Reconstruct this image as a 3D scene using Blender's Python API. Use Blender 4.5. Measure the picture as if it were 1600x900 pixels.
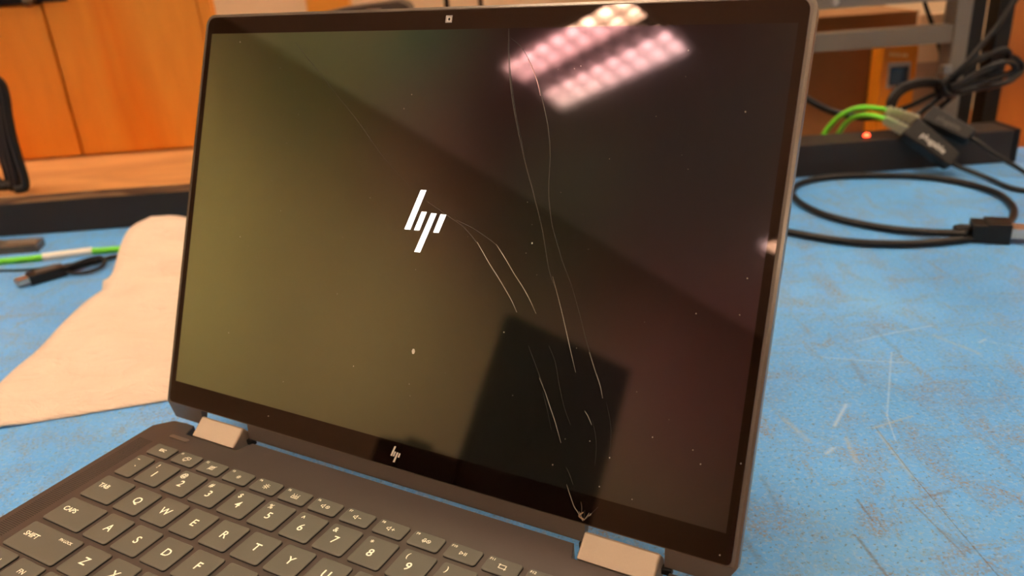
import bpy, bmesh, math, random
from mathutils import Vector, Matrix, Euler
for o in list(bpy.data.objects): bpy.data.objects.remove(o)
S = bpy.context.scene
COL = S.collection
random.seed(7)

# ------------------------------------------------------------------ camera
TH = math.radians(31)                       # the laptop stands turned 31 degrees to the bench
CT, ST = math.cos(TH), math.sin(TH)
def room(p): return Vector((CT*p[0]+ST*p[1], -ST*p[0]+CT*p[1], p[2]))      # laptop frame -> room frame
CAM_R = [(0.874303686, 0.480950245, -0.065421149), (0.134538397, -0.369632274, -0.919386427), (-0.466360895, 0.795021285, -0.387877135)]
CAM_C = Vector((0.207876692, -0.205121094, 0.237213878))
FPX = 1251.5
AX = [room(r) for r in CAM_R]
CW = room(CAM_C)
cam = bpy.data.cameras.new('camera'); camo = bpy.data.objects.new('camera', cam); COL.objects.link(camo)
cam.sensor_width = 36; cam.lens = FPX/1600*36; cam.clip_start = 0.01; cam.clip_end = 50
M = Matrix.Identity(4)
for i in range(3):
    M[i][0] = AX[0][i]; M[i][1] = -AX[1][i]; M[i][2] = -AX[2][i]; M[i][3] = CW[i]
camo.matrix_world = M
cam.dof.use_dof = True; cam.dof.focus_distance = 0.352; cam.dof.aperture_fstop = 8.5
S.camera = camo
S.view_settings.view_transform = 'Standard'; S.view_settings.look = 'None'
S.view_settings.gamma = 1; S.view_settings.exposure = 0.0
S.view_settings.use_curve_mapping = False
W = bpy.data.worlds.new('world'); S.world = W; W.use_nodes = True
W.node_tree.nodes['Background'].inputs[0].default_value = (0.9, 0.75, 0.6, 1)
W.node_tree.nodes['Background'].inputs[1].default_value = 0.05
TUBE_POWER = 46.0
TUBE_COL = (1.0, 0.80, 0.60)
CEIL = 2.65; FLOOR = -0.90

# ------------------------------------------------------------------ pixel helpers (a pixel gives a direction only)
def ray(x, y):
    d = AX[0]*((x-800)/FPX) + AX[1]*((y-450)/FPX) + AX[2]
    return d.normalized()
def on_z(x, y, z=0.0):
    d = ray(x, y); return CW + d*((z-CW.z)/d.z)
def on_y(x, y, Y):
    d = ray(x, y); return CW + d*((Y-CW.y)/d.y)
LID_A = 1.1757212857
LID_O = Vector((-0.1508, 0.036582, 0.032376))
LID_M = Matrix.Rotation(-TH, 4, 'Z') @ Matrix.Translation(LID_O) @ Matrix.Rotation(LID_A, 4, 'X')
LID_I = LID_M.inverted()
def on_lid(x, y):                            # pixel -> (u, v) on the screen plane
    c = LID_I @ CW; d = LID_I.to_3x3() @ ray(x, y)
    p = c - d*(c.z/d.z); return (p.x, p.y)

# ------------------------------------------------------------------ materials
def nd(nt, t, **k):
    n = nt.nodes.new(t)
    for a, v in k.items(): setattr(n, a, v)
    return n
def new_mat(name):
    m = bpy.data.materials.new(name); m.use_nodes = True
    return m, m.node_tree, m.node_tree.nodes['Principled BSDF']
def c4(c): return (c[0], c[1], c[2], 1)
def noise(nt, scale, detail=3, rough=.55, vec=None, dist=0):
    n = nd(nt, 'ShaderNodeTexNoise'); n.inputs['Scale'].default_value = scale; n.inputs['Detail'].default_value = detail
    n.inputs['Roughness'].default_value = rough; n.inputs['Distortion'].default_value = dist
    if vec is not None: nt.links.new(vec, n.inputs['Vector'])
    return n.outputs['Fac']
def coords(nt, scale=(1, 1, 1), rot=(0, 0, 0), loc=(0, 0, 0), out='Object'):
    t = nd(nt, 'ShaderNodeTexCoord'); mp = nd(nt, 'ShaderNodeMapping')
    mp.inputs['Scale'].default_value = scale; mp.inputs['Rotation'].default_value = rot; mp.inputs['Location'].default_value = loc
    nt.links.new(t.outputs[out], mp.inputs['Vector']); return mp.outputs['Vector']
def ramp(nt, fac, stops):
    r = nd(nt, 'ShaderNodeValToRGB'); e = r.color_ramp.elements
    while len(e) < len(stops): e.new(.5)
    for i, (p, c) in enumerate(stops):
        e[i].position = p; e[i].color = c4(c) if not isinstance(c, (int, float)) else (c, c, c, 1)
    nt.links.new(fac, r.inputs['Fac']); return r.outputs['Color']
def mixc(nt, fac, a, b):
    m = nd(nt, 'ShaderNodeMix', data_type='RGBA')
    for s, v in ((0, fac), (6, a), (7, b)):
        if isinstance(v, bpy.types.NodeSocket): nt.links.new(v, m.inputs[s])
        else: m.inputs[s].default_value = v if s == 0 else c4(v)
    return m.outputs[2]
def bump(nt, b, h, strength=.3, dist=.0005):
    n = nd(nt, 'ShaderNodeBump'); n.inputs['Strength'].default_value = strength; n.inputs['Distance'].default_value = dist
    nt.links.new(h, n.inputs['Height']); nt.links.new(n.outputs['Normal'], b.inputs['Normal'])
MATS = {}
def plain(name, col, rough=.5, metal=0., var=.12, scale=60., bmp=0., spec=.5, emit=None, es=0.):
    if name in MATS: return MATS[name]
    m, nt, b = new_mat(name)
    f = noise(nt, scale, 3, vec=coords(nt))
    col_o = mixc(nt, f, [c*(1-var) for c in col], [min(1, c*(1+var)) for c in col])
    nt.links.new(col_o, b.inputs['Base Color'])
    b.inputs['Roughness'].default_value = rough; b.inputs['Metallic'].default_value = metal
    b.inputs['Specular IOR Level'].default_value = spec
    if bmp: bump(nt, b, f, bmp)
    if emit: b.inputs['Emission Color'].default_value = c4(emit); b.inputs['Emission Strength'].default_value = es
    MATS[name] = m; return m

# ------------------------------------------------------------------ object helpers
def link(o, parent=None):
    COL.objects.link(o)
    if parent: o.parent = parent
    return o
def mesh_obj(name, verts, faces, mat, parent=None, smooth=False):
    me = bpy.data.meshes.new(name); me.from_pydata([tuple(v) for v in verts], [], faces); me.update()
    for m in (mat if isinstance(mat, (list, tuple)) else [mat]): me.materials.append(m)
    if smooth:
        for p in me.polygons: p.use_smooth = True
    return link(bpy.data.objects.new(name, me), parent)
def bm_obj(name, bm, mat, parent=None, smooth=False):
    bmesh.ops.recalc_face_normals(bm, faces=bm.faces)
    me = bpy.data.meshes.new(name); bm.to_mesh(me); bm.free()
    for m in (mat if isinstance(mat, (list, tuple)) else [mat]): me.materials.append(m)
    if smooth:
        for p in me.polygons: p.use_smooth = True
    return link(bpy.data.objects.new(name, me), parent)
def tag(o, label=None, cat=None, group=None, kind=None):
    if label: o['label'] = label
    if cat: o['category'] = cat
    if group: o['group'] = group
    if kind: o['kind'] = kind
    return o
def thing(name, label, cat, loc=(0, 0, 0), rz=0, group=None):
    o = bpy.data.objects.new(name, None); o.location = loc; o.rotation_euler = (0, 0, rz); o.empty_display_size = .02
    COL.objects.link(o); return tag(o, label, cat, group)
def add_box(bm, x0, x1, y0, y1, z0, z1, bev=0, mi=0, mat=None):
    r = bmesh.ops.create_cube(bm, size=1)
    vs = r['verts']
    for v in vs:
        v.co = Vector(((x0+x1)/2+v.co.x*(x1-x0), (y0+y1)/2+v.co.y*(y1-y0), (z0+z1)/2+v.co.z*(z1-z0)))
    fs = set(f for v in vs for f in v.link_faces)
    if bev:
        es = list(set(e for v in vs for e in v.link_edges))
        g = bmesh.ops.bevel(bm, geom=es, offset=bev, segments=2, affect='EDGES', profile=.6)
        fs = set(f for f in fs if f.is_valid) | set(g['faces']); vs = list(set(v for f in fs for v in f.verts))
    for f in fs: f.material_index = mi
    if mat is not None:
        for v in vs: v.co = mat @ v.co
    return vs
def box(name, x0, x1, y0, y1, z0, z1, mat, parent=None, bev=0, xf=None):
    bm = bmesh.new(); add_box(bm, x0, x1, y0, y1, z0, z1, bev, 0, xf); return bm_obj(name, bm, mat, parent)
def add_prism(bm, poly, z0, z1, mi=0, xf=None):
    a = [bm.verts.new((p[0], p[1], z0)) for p in poly]; b = [bm.verts.new((p[0], p[1], z1)) for p in poly]; n = len(poly)
    fs = [bm.faces.new(a[::-1]), bm.faces.new(b)] + [bm.faces.new((a[i], a[(i+1) % n], b[(i+1) % n], b[i])) for i in range(n)]
    for f in fs: f.material_index = mi
    if xf is not None:
        for v in a+b: v.co = xf @ v.co
    return fs
def rrect(x0, x1, y0, y1, r, seg=3):
    out = []
    rs = r if isinstance(r, (tuple, list)) else (r,)*4       # order: bl, br, tr, tl
    for (cx, cy, a, rr) in ((x0+rs[0], y0+rs[0], math.pi, rs[0]), (x1-rs[1], y0+rs[1], 1.5*math.pi, rs[1]), (x1-rs[2], y1-rs[2], 0, rs[2]), (x0+rs[3], y1-rs[3], .5*math.pi, rs[3])):
        for i in range(seg+1):
            t = a+i/seg*math.pi/2; out.append((cx+rr*math.cos(t), cy+rr*math.sin(t)))
    return out
def smooth_path(pts, sub=6):
    P = [Vector(p) for p in pts]
    if len(P) < 3: return P
    Q = [P[0]*2-P[1]] + P + [P[-1]*2-P[-2]]; out = []
    for i in range(1, len(Q)-2):
        a, b, c, d = Q[i-1:i+3]
        for k in range(sub):
            t = k/sub; out.append(.5*((2*b)+(-a+c)*t+(2*a-5*b+4*c-d)*t*t+(-a+3*b-3*c+d)*t**3))
    out.append(P[-1]); return out
def add_tube(bm, pts, r, n=8, mi=0, cap=True):
    P = [Vector(p) for p in pts]; rings = []; nrm = None
    for i, p in enumerate(P):
        t = (P[min(i+1, len(P)-1)]-P[max(i-1, 0)]).normalized()
        if nrm is None: nrm = t.orthogonal().normalized()
        nrm = (nrm-t*nrm.dot(t)); nrm = nrm.normalized() if nrm.length > 1e-6 else t.orthogonal().normalized()
        b = t.cross(nrm); rr = r[i] if isinstance(r, (list, tuple)) else r
        rings.append([bm.verts.new(p+(nrm*math.cos(2*math.pi*k/n)+b*math.sin(2*math.pi*k/n))*rr) for k in range(n)])
    for a, b in zip(rings, rings[1:]):
        for k in range(n):
            f = bm.faces.new((a[k], a[(k+1) % n], b[(k+1) % n], b[k])); f.material_index = mi; f.smooth = True
    if cap:
        for rg in (rings[0][::-1], rings[-1]): bm.faces.new(rg).material_index = mi
def tube(name, pts, r, mat, parent=None, sub=6, n=10):
    bm = bmesh.new(); add_tube(bm, smooth_path(pts, sub) if sub else pts, r, n); return bm_obj(name, bm, mat, parent)
def frame_xf(p0, p1, up=(0, 0, 1)):           # local x runs p0 -> p1
    x = (Vector(p1)-Vector(p0)).normalized(); u = Vector(up); y = u.cross(x).normalized(); z = x.cross(y)
    m = Matrix.Identity(4)
    for i in range(3): m[i][0] = x[i]; m[i][1] = y[i]; m[i][2] = z[i]; m[i][3] = p0[i]
    return m
def text_geo(s, h, bold=0.0):
    cu = bpy.data.curves.new('t', 'FONT'); cu.body = s; cu.align_x = 'CENTER'; cu.size = 1; cu.resolution_u = 3; cu.offset = bold
    o = bpy.data.objects.new('t', cu); COL.objects.link(o)
    dg = bpy.context.evaluated_depsgraph_get(); me = bpy.data.meshes.new_from_object(o.evaluated_get(dg))
    vs = [v.co.copy() for v in me.vertices]; fs = [tuple(p.vertices) for p in me.polygons]
    bpy.data.objects.remove(o); bpy.data.curves.remove(cu); bpy.data.meshes.remove(me)
    k = h/.70
    ys = [v.y for v in vs]; cy = .35
    return [(v.x*k, (v.y-cy)*k) for v in vs], fs
def stroke_geo(lines, w):                      # flat ribbons along polylines
    V, F = [], []
    for L in lines:
        for a, b in zip(L, L[1:]):
            d = Vector((b[0]-a[0], b[1]-a[1])); l = d.length or 1; n = Vector((-d.y, d.x))/l*w/2; e = d/l*w*.25
            i = len(V); V += [(a[0]+n.x-e.x, a[1]+n.y-e.y), (a[0]-n.x-e.x, a[1]-n.y-e.y), (b[0]-n.x+e.x, b[1]-n.y+e.y), (b[0]+n.x+e.x, b[1]+n.y+e.y)]; F.append((i, i+1, i+2, i+3))
    return V, F
def circ(cx, cy, r, n=10, a0=0, a1=2*math.pi): return [(cx+r*math.cos(a0+(a1-a0)*i/n), cy+r*math.sin(a0+(a1-a0)*i/n)) for i in range(n+1)]

# ------------------------------------------------------------------ surface materials
def wood_mat(name, light, dark, sx=5, sz=.9, seed=0., sharp=(.42, .55), rough=.45, axis='Z', fine=.25):
    m, nt, b = new_mat(name)
    sc = {'Z': (sx, sx, sz), 'X': (sz, sx, sx)}[axis]
    v = coords(nt, sc, loc=(seed, seed*.7, seed*.3))
    f = noise(nt, 1.0, 1.5, .4, v, dist=.6)
    c = ramp(nt, f, [(sharp[0], light), (sharp[1], dark), (.62, [l*.96 for l in light]), (.75, dark)])
    g = noise(nt, 1.0, 4, .6, coords(nt, [s*9 for s in sc]))
    c2 = mixc(nt, ramp(nt, g, [(.35, 0.0), (.75, fine)]), c, [d*.7 for d in dark])
    nt.links.new(c2, b.inputs['Base Color']); b.inputs['Roughness'].default_value = rough
    bump(nt, b, g, .08); return m
M_DOOR = wood_mat('orange_plywood', (.97, .37, .035), (.90, .24, .004), 7, 1.3, 3.1, rough=.65)
M_PLANK = wood_mat('worn_plywood', (.60, .27, .085), (.42, .17, .045), 9, 2.0, 1.3, axis='X', rough=.55, fine=.5)
M_PLYEDGE = wood_mat('plywood_edge', (.52, .25, .10), (.16, .065, .025), 60, 6, 5.2, sharp=(.4, .6), axis='X', rough=.8)
M_PANEL = wood_mat('brown_plywood', (.62, .20, .03), (.40, .11, .012), 7, 1.6, 8.7)
M_CREAM = plain('cream_paint', (.88, .70, .48), .7, var=.04, scale=4)
M_BLACKPL = plain('black_plastic', (.0095, .0075, .0065), .45, var=.15, spec=.28)
M_STRIP = plain('dark_strip_paint', (.030, .021, .017), .5, spec=.3, var=.1, scale=30, bmp=.05)
M_STEEL = plain('grey_steel_paint', (.25, .215, .18), .45, var=.06, scale=20)
M_CARD = plain('cardboard', (.27, .115, .036), .8, var=.15, scale=25, bmp=.1)
M_CABLE = plain('black_cable', (.011, .0085, .0072), .40, var=.1, spec=.28)
M_GREEN = plain('green_cable', (.16, .62, .02), .4, var=.08)

def desk_mat():
    m, nt, b = new_mat('scuffed_blue_laminate')
    v = coords(nt)
    big = noise(nt, 7, 4, .6, v)
    blue = ramp(nt, big, [(.3, (.065, .29, .66)), (.55, (.10, .37, .80)), (.75, (.15, .44, .86))])
    # pale haze of fine wear
    hz = noise(nt, 420, 3, .7, v)
    c = mixc(nt, ramp(nt, hz, [(.50, 0.), (.72, .45)]), blue, (.45, .55, .62))
    # brown-grey scuffs: streaky patches broken up by fine grain
    st = noise(nt, 1, 4, .65, coords(nt, (22, 55, 1), rot=(0, 0, .55)), dist=.8)
    st2 = noise(nt, 1, 4, .65, coords(nt, (70, 26, 1), rot=(0, 0, .9), loc=(3, 7, 0)), dist=.8)
    gr = noise(nt, 700, 2, .6, v)
    mx = nd(nt, 'ShaderNodeMath', operation='MAXIMUM'); nt.links.new(st, mx.inputs[0]); nt.links.new(st2, mx.inputs[1])
    mask = ramp(nt, mx.outputs[0], [(.50, 0.), (.68, 1.)])
    grm = ramp(nt, gr, [(.40, 0.), (.62, .85)])
    mm = nd(nt, 'ShaderNodeMath', operation='MULTIPLY'); nt.links.new(mask, mm.inputs[0]); nt.links.new(grm, mm.inputs[1])
    c = mixc(nt, mm.outputs[0], c, (.24, .19, .13))
    # scattered dark flecks
    fl = noise(nt, 520, 2, .5, coords(nt, loc=(9, 2, 0)))
    c = mixc(nt, ramp(nt, fl, [(.60, 0.), (.72, .65)]), c, (.10, .085, .08))
    # single scratches, laid out on the bench top
    geo = nd(nt, 'ShaderNodeNewGeometry')
    def scratch(c, a, bb, w, col, amt):
        A = on_z(*a); B = on_z(*bb); d = B-A
        s1 = nd(nt, 'ShaderNodeVectorMath', operation='SUBTRACT'); nt.links.new(geo.outputs['Position'], s1.inputs[0]); s1.inputs[1].default_value = A
        dt = nd(nt, 'ShaderNodeVectorMath', operation='DOT_PRODUCT'); nt.links.new(s1.outputs[0], dt.inputs[0]); dt.inputs[1].default_value = d/d.length_squared
        cl = nd(nt, 'ShaderNodeClamp'); nt.links.new(dt.outputs['Value'], cl.inputs[0])
        sc = nd(nt, 'ShaderNodeVectorMath', operation='SCALE'); sc.inputs[0].default_value = d; nt.links.new(cl.outputs[0], sc.inputs['Scale'])
        ds = nd(nt, 'ShaderNodeVectorMath', operation='DISTANCE'); nt.links.new(s1.outputs[0], ds.inputs[0]); nt.links.new(sc.outputs[0], ds.inputs[1])
        # wander a little and break up
        ad = nd(nt, 'ShaderNodeMath', operation='MULTIPLY_ADD'); nt.links.new(gr, ad.inputs[0]); ad.inputs[1].default_value = -w*1.2; nt.links.new(ds.outputs['Value'], ad.inputs[2])
        mr = nd(nt, 'ShaderNodeMapRange'); nt.links.new(ad.outputs[0], mr.inputs[0])
        mr.inputs[1].default_value = -w*.6; mr.inputs[2].default_value = w*.35; mr.inputs[3].default_value = amt*.75; mr.inputs[4].default_value = 0
        return mixc(nt, mr.outputs[0], c, col)
    WH = (.48, .62, .74); BR = (.13, .085, .05); DK = (.05, .04, .035); GY = (.38, .42, .42)
    for a, bb, w, col, amt in [
        ((1368, 668), (1420, 735), .0006, DK, .8), ((1420, 735), (1500, 830), .0004, DK, .8), ((1500, 830), (1560, 900), .0006, DK, .8),
        ((1425, 785), (1510, 870), .0007, BR, .7), ((1366, 668), (1425, 650), .0012, GY, .7), ((1372, 675), (1425, 745), .0016, GY, .6),
        ((1339, 780), (1362, 812), .0010, BR, .8), ((1340, 840), (1385, 899), .0013, BR, .8), ((1444, 777), (1484, 768), .0016, BR, .7),
        ((1304, 665), (1322, 632), .0016, WH, .8), ((1292, 708), (1302, 700), .0020, WH, .7), ((1322, 685), (1338, 722), .0020, GY, .7),
        ((1335, 534), (1395, 520), .0008, WH, .6), ((1395, 520), (1457, 509), .0008, WH, .8), ((1285, 558), (1345, 563), .0010, WH, .6), ((1345, 563), (1420, 567), .0007, WH, .7),
        ((1393, 550), (1386, 650), .0009, WH, .5), ((1386, 650), (1400, 690), .0007, WH, .5), ((1530, 535), (1540, 530), .0016, WH, .7),
        ((1460, 525), (1530, 552), .0025, GY, .5), ((1530, 530), (1600, 545), .0006, WH, .5), ((1240, 550), (1330, 500), .0009, GY, .0),
        ((1360, 510), (1405, 550), .0025, BR, .35), ((1330, 563), (1352, 598), .0025, BR, .35), ((1160, 840), (1190, 880), .0025, BR, .3),
        ((1190, 745), (1220, 800), .0025, BR, .3), ((1265, 690), (1225, 655), .0025, GY, .5), ((1470, 830), (1515, 860), .003, BR, .4)]:
        if amt: c = scratch(c, a, bb, w, col, amt)
    nt.links.new(c, b.inputs['Base Color'])
    r = ramp(nt, big, [(.3, .34), (.7, .46)]); nt.links.new(r, b.inputs['Roughness'])
    bump(nt, b, gr, .25, .0003)
    return m
M_DESK = desk_mat()

# ------------------------------------------------------------------ the room
def struct(name, *a, **k):
    o = box(name, *a, **k); o['kind'] = 'structure'; return o
X0, X1, Y0, Y1 = -5.0, 3.0, -6.0, 1.75
M_FLOOR = plain('grey_floor_tile', (.56, .50, .44), .5, var=.15, scale=8)
M_CEIL = plain('ceiling_tile', (.86, .80, .72), .9, var=.06, scale=40)
M_WALLL = plain('olive_cream_paint', (.46, .39, .27), .75, var=.05, scale=3)
M_WALLF = plain('brown_paint', (.45, .30, .28), .75, var=.06, scale=3)
struct('floor', X0-.1, X1+.1, Y0-.1, Y1+.1, FLOOR-.1, FLOOR, M_FLOOR)
struct('ceiling', X0-.1, X1+.1, Y0-.1, Y1+.1, CEIL+.12, CEIL+.2, M_CEIL)
struct('wall_left', X0-.1, X0, Y0-.1, Y1+.1, FLOOR, CEIL+.12, M_WALLL)
struct('wall_right', X1, X1+.1, Y0-.1, Y1+.1, FLOOR, CEIL+.12, M_CREAM)
struct('wall_front', X0, X1, Y0-.1, Y0, FLOOR, CEIL+.12, M_WALLF)
struct('wall_back', X0, X1, Y1, Y1+.1, FLOOR, CEIL+.12, M_CREAM)

# ceiling lights: two tubes over a louvre in a recessed white pan
M_WHITE = plain('white_enamel', (.82, .80, .76), .35, var=.03)
m, nt, b = new_mat('lamp_tube')
b.inputs['Base Color'].default_value = (.9, .9, .9, 1); b.inputs['Emission Color'].default_value = c4(TUBE_COL); b.inputs['Emission Strength'].default_value = TUBE_POWER
M_TUBE = m
def ceiling_light(loc, label):
    t = thing('ceiling_light', label, 'ceiling light', loc, 0, 'louvred fluorescent ceiling lights')
    L, Wd, H = 1.12, .50, .115
    bm = bmesh.new()
    a = [bm.verts.new(p) for p in ((-L/2, -Wd/2, 0), (L/2, -Wd/2, 0), (L/2, Wd/2, 0), (-L/2, Wd/2, 0))]
    b_ = [bm.verts.new(p) for p in ((-L/2, -Wd/2, H), (L/2, -Wd/2, H), (L/2, Wd/2, H), (-L/2, Wd/2, H))]
    bm.faces.new(b_[::-1])
    for i in range(4): bm.faces.new((a[i], b_[i], b_[(i+1) % 4], a[(i+1) % 4]))
    bm_obj('housing', bm, M_WHITE, t)
    bm = bmesh.new()
    for x0, x1, y0, y1 in ((-L/2-.03, L/2+.03, -Wd/2-.03, -Wd/2), (-L/2-.03, L/2+.03, Wd/2, Wd/2+.03), (-L/2-.03, -L/2, -Wd/2, Wd/2), (L/2, L/2+.03, -Wd/2, Wd/2)):
        add_box(bm, x0, x1, y0, y1, -.008, .004)
    bm_obj('trim', bm, M_WHITE, t)
    for y in (-.195, -.11, .11, .195):
        box('lamp_strip', -L/2+.01, L/2-.01, y-.034, y+.034, .075, .085, M_TUBE, t)
    for i in range(1, 8):
        x = -L/2+L*i/8; box('louvre_blade', x-.002, x+.002, -Wd/2, Wd/2, .004, .062, M_WHITE, t)
    for y in (-.152, -.07, .07, .152): box('louvre_blade', -L/2, L/2, y-.004, y+.004, .004, .062, M_WHITE, t)
    box('ballast_cover', -L/2, L/2, -.069, .069, .070, .095, plain('ballast_grey', (.30, .27, .25), .5), t)
    return t
LX, LY = -3.07, -1.79
for i, (dx, dy, lb) in enumerate([(0, 0, 'louvred ceiling light mirrored as a pink grid in the laptop screen'), (0, 2.4, 'louvred ceiling light near the left wall beside the bench end'),
        (2.45, 0, 'louvred ceiling light over the space before the bench'), (2.45, 2.4, 'louvred ceiling light above the blue workbench'),
        (4.9, 0, 'louvred ceiling light before the bench by the right wall'), (4.9, 2.4, 'louvred ceiling light above the bench end by the right wall'),
        (0, -2.5, 'louvred ceiling light by the brown front wall and left wall'), (2.45, -2.5, 'louvred ceiling light by the brown front wall'), (-1.25, 3.0, 'added louvred ceiling light brightening the left wall, in the back corner')]):  # the off-grid corner light is unseen, added to brighten the left wall
    ceiling_light((LX+dx, LY+dy, CEIL), lb)
# the tile grid of the ceiling hangs at the lights' level: tiles between the light openings
xs = sorted([X0, X1] + [LX+d+s*.56 for d in (-1.25, 0, 2.45, 4.9) for s in (-1, 1)])
xs = [x for x in xs if X0 <= x <= X1]
bm = bmesh.new()
ys = sorted([Y0, Y1] + [LY+d+s*.25 for d in (0, 2.4, -2.5, 3.0) for s in (-1, 1)])
opens = [(LX+dx, LY+dy) for dx, dy in ((0, 0), (0, 2.4), (2.45, 0), (2.45, 2.4), (4.9, 0), (4.9, 2.4), (0, -2.5), (2.45, -2.5), (-1.25, 3.0))]
for xa, xb in zip(xs, xs[1:]):
    for ya, yb in zip(ys, ys[1:]):
        cx, cy = (xa+xb)/2, (ya+yb)/2
        if any(abs(cx-ox) < .5 and abs(cy-oy) < .2 for ox, oy in opens): continue
        add_box(bm, xa, xb, ya, yb, CEIL+.002, CEIL+.02)
o = bm_obj('ceiling', bm, M_CEIL); o['kind'] = 'structure'

# ------------------------------------------------------------------ workbench
wb = thing('workbench', 'long workbench with scuffed blue top under the laptop', 'workbench', (0, 0, 0))
box('tabletop', -1.25, 1.25, -.40, .575, -.035, 0, M_DESK, wb, bev=.003)
for x in (-1.15, 1.15):
    for y in (-.32, .50): box('leg', x-.03, x+.03, y-.03, y+.03, FLOOR, -.035, M_STEEL, wb)
for y in (-.32, .50): box('apron', -1.12, 1.12, y-.015, y+.015, -.10, -.035, M_STEEL, wb)

ZB = -.15                                    # a lower bench stands behind
rb_ = thing('rear_bench', 'lower brown plywood bench behind the blue workbench', 'bench', (0, 0, FLOOR))
box('top', -1.25, 1.25, .585, 1.45, ZB-.03-FLOOR, ZB-FLOOR, M_PANEL, rb_)
for x in (-1.15, 1.15):
    for y in (.64, 1.40): box('leg', x-.03, x+.03, y-.03, y+.03, 0, ZB-.03-FLOOR, M_STEEL, rb_)
def oz(x, y, Y): return on_y(x, y, Y).z-ZB
# power strip along the bench
SF = .5175
ps = thing('power_strip', 'long dark power strip with a lit red lamp running along the bench', 'power strip', (0, SF, 0))
box('housing', -1.2, .608, 0, .042, 0, .034, M_STRIP, ps, bev=.0015)
box('end_cap', .608, .6135, -.0008, .0428, 0, .0348, M_BLACKPL, ps, bev=.001)
lp = on_z(1354, 211, .036)
bm = bmesh.new(); bmesh.ops.create_uvsphere(bm, u_segments=12, v_segments=8, radius=.0035, matrix=Matrix.Translation((lp.x, lp.y-SF, .0345)))
bm_obj('indicator_lamp', bm, plain('red_lamp', (.9, .05, .02), .3, emit=(1, .06, .02), es=9), ps, smooth=True)
bm = bmesh.new(); add_prism(bm, [(lp.x+.0055*math.cos(k*.5236), lp.y-SF+.0055*math.sin(k*.5236)) for k in range(12)], .0338, .0350)
bm_obj('lamp_bezel', bm, M_BLACKPL, ps)
for k in range(9):
    x = -1.1+k*.16
    o = box('socket', x-.02, x+.02, .008, .034, .0335, .0345, M_BLACKPL, ps, bev=.0004) if x > -.08 and x < .36 else None

# plywood plank lying on the strip
pk = thing('plywood_plank', 'worn plywood plank lying on the dark strip under the cupboard doors', 'plank', (0, SF, .034))
box('board', -1.15, -.10, .0012, .50, 0, .0075, M_PLANK, pk)
box('board_edge', -1.15, -.10, -.0002, .0012, 0, .0075, M_PLYEDGE, pk)
for x in (-1.1, -.14):
    box('support_batten', x-.03, x+.03, .40, .48, ZB-.034, 0, M_PLANK, pk)

# plywood cupboard on the plank
DY = .690
cb = thing('plywood_cupboard', 'orange plywood cupboard with two plain doors standing on the plank', 'cupboard', (0, DY, .0415))
xr = on_y(325, 0, DY).x
xg = on_y(131, 246, DY).x
xe = on_y(312, 30, DY).x
zt = on_y(50, 5, DY).z-.0415
box('carcass', -1.10, xr-.11, .019, .30, 0, .50, M_DOOR, cb)
box('side_post', xe+.0015, xr, .0, .019, .001, .50, M_DOOR, cb)
box('door', xg+.0015, xe, 0, .018, .002, .243, M_DOOR, cb, bev=.0012)
box('door', xg-.36, xg-.0015, 0, .018, .002, zt-.002, M_DOOR, cb, bev=.0012)
box('door', -1.10, xg-.363, 0, .018, .002, zt-.002, M_DOOR, cb, bev=.0012)
box('dark_rail', -1.10, xg+.03, -.004, .018, zt, zt+.03, M_BLACKPL, cb)
box('upper_panel', -1.10, xg-.001, .002, .018, zt+.03, .50, M_DOOR, cb)
box('upper_panel', xg+.001, xe, .002, .018, .245, .50, M_DOOR, cb)
kp = on_y(44, 6, DY-.01)
bm = bmesh.new(); bmesh.ops.create_uvsphere(bm, u_segments=14, v_segments=8, radius=.0075, matrix=Matrix.Translation((kp.x, -.008, kp.z-.0415+.002)) @ Matrix.Diagonal((1, .9, .7, 1)))
tag(bm_obj('knob', bm, plain('tarnished_brass', (.10, .06, .03), .4, .6), cb, smooth=True), 'small dark round knob')

# ------------------------------------------------------------------ laptop
lap = thing('laptop', 'dark grey laptop open on the blue bench, its screen cracked', 'laptop', (0, 0, 0), -TH)
mm = .001
DECK = 12.1*mm
M_BODY = plain('dark_anodised', (.068, .050, .042), .42, .35, var=.05, scale=900, bmp=.03)
M_LIDEDGE = plain('lid_anodised', (.15, .115, .095), .40, .35, var=.05, scale=900)
M_RIM = plain('polished_rim', (.30, .26, .23), .22, .9, var=.03)
M_HINGE = plain('hinge_satin', (.36, .27, .20), .45, .55, var=.05, scale=1500, bmp=.04)
M_KEY = plain('keycap', (.098, .090, .070), .48, var=.04, scale=1500, bmp=.03)
M_KEYSIDE = plain('keycap_side', (.012, .010, .009), .6)
M_LEG = plain('legend_glow_paint', (.86, .82, .66), .5, var=.02, emit=(1, .9, .66), es=.2)  # legends carry a faint glow of their own, added to brighten them
# base: chamfered corners, hinge notches in the back edge
out = [(-156.9, -182), (-148, -190.5), (148, -190.5), (156.9, -182), (156.9, 20.2), (149.2, 28.4)]
bk = 29.6
out += [(140, bk), (131.5, bk), (131.5, 21.4), (94.0, 21.4), (91, bk), (-91, bk), (-94.0, 21.4), (-131.5, 21.4), (-134.5, bk-.6), (-140, bk-.3), (-149.2, 28.4), (-156.9, 20.2)]
bm = bmesh.new(); add_prism(bm, [(x*mm, y*mm) for x, y in out], 1.8*mm, DECK)
bmesh.ops.recalc_face_normals(bm, faces=bm.faces)
tops = [e for e in bm.edges if all(v.co.z > DECK-1e-6 for v in e.verts)]
bmesh.ops.bevel(bm, geom=tops, offset=.35*mm, segments=1, affect='EDGES')
base = bm_obj('base', bm, M_BODY, lap)
for sx in (-1, 1):
    for y in (-175, 10): box('rubber_foot', (sx*120-18)*mm, (sx*120+18)*mm, (y-4)*mm, (y+4)*mm, 0, 1.9*mm, M_BLACKPL, lap, bev=.3*mm)
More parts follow.
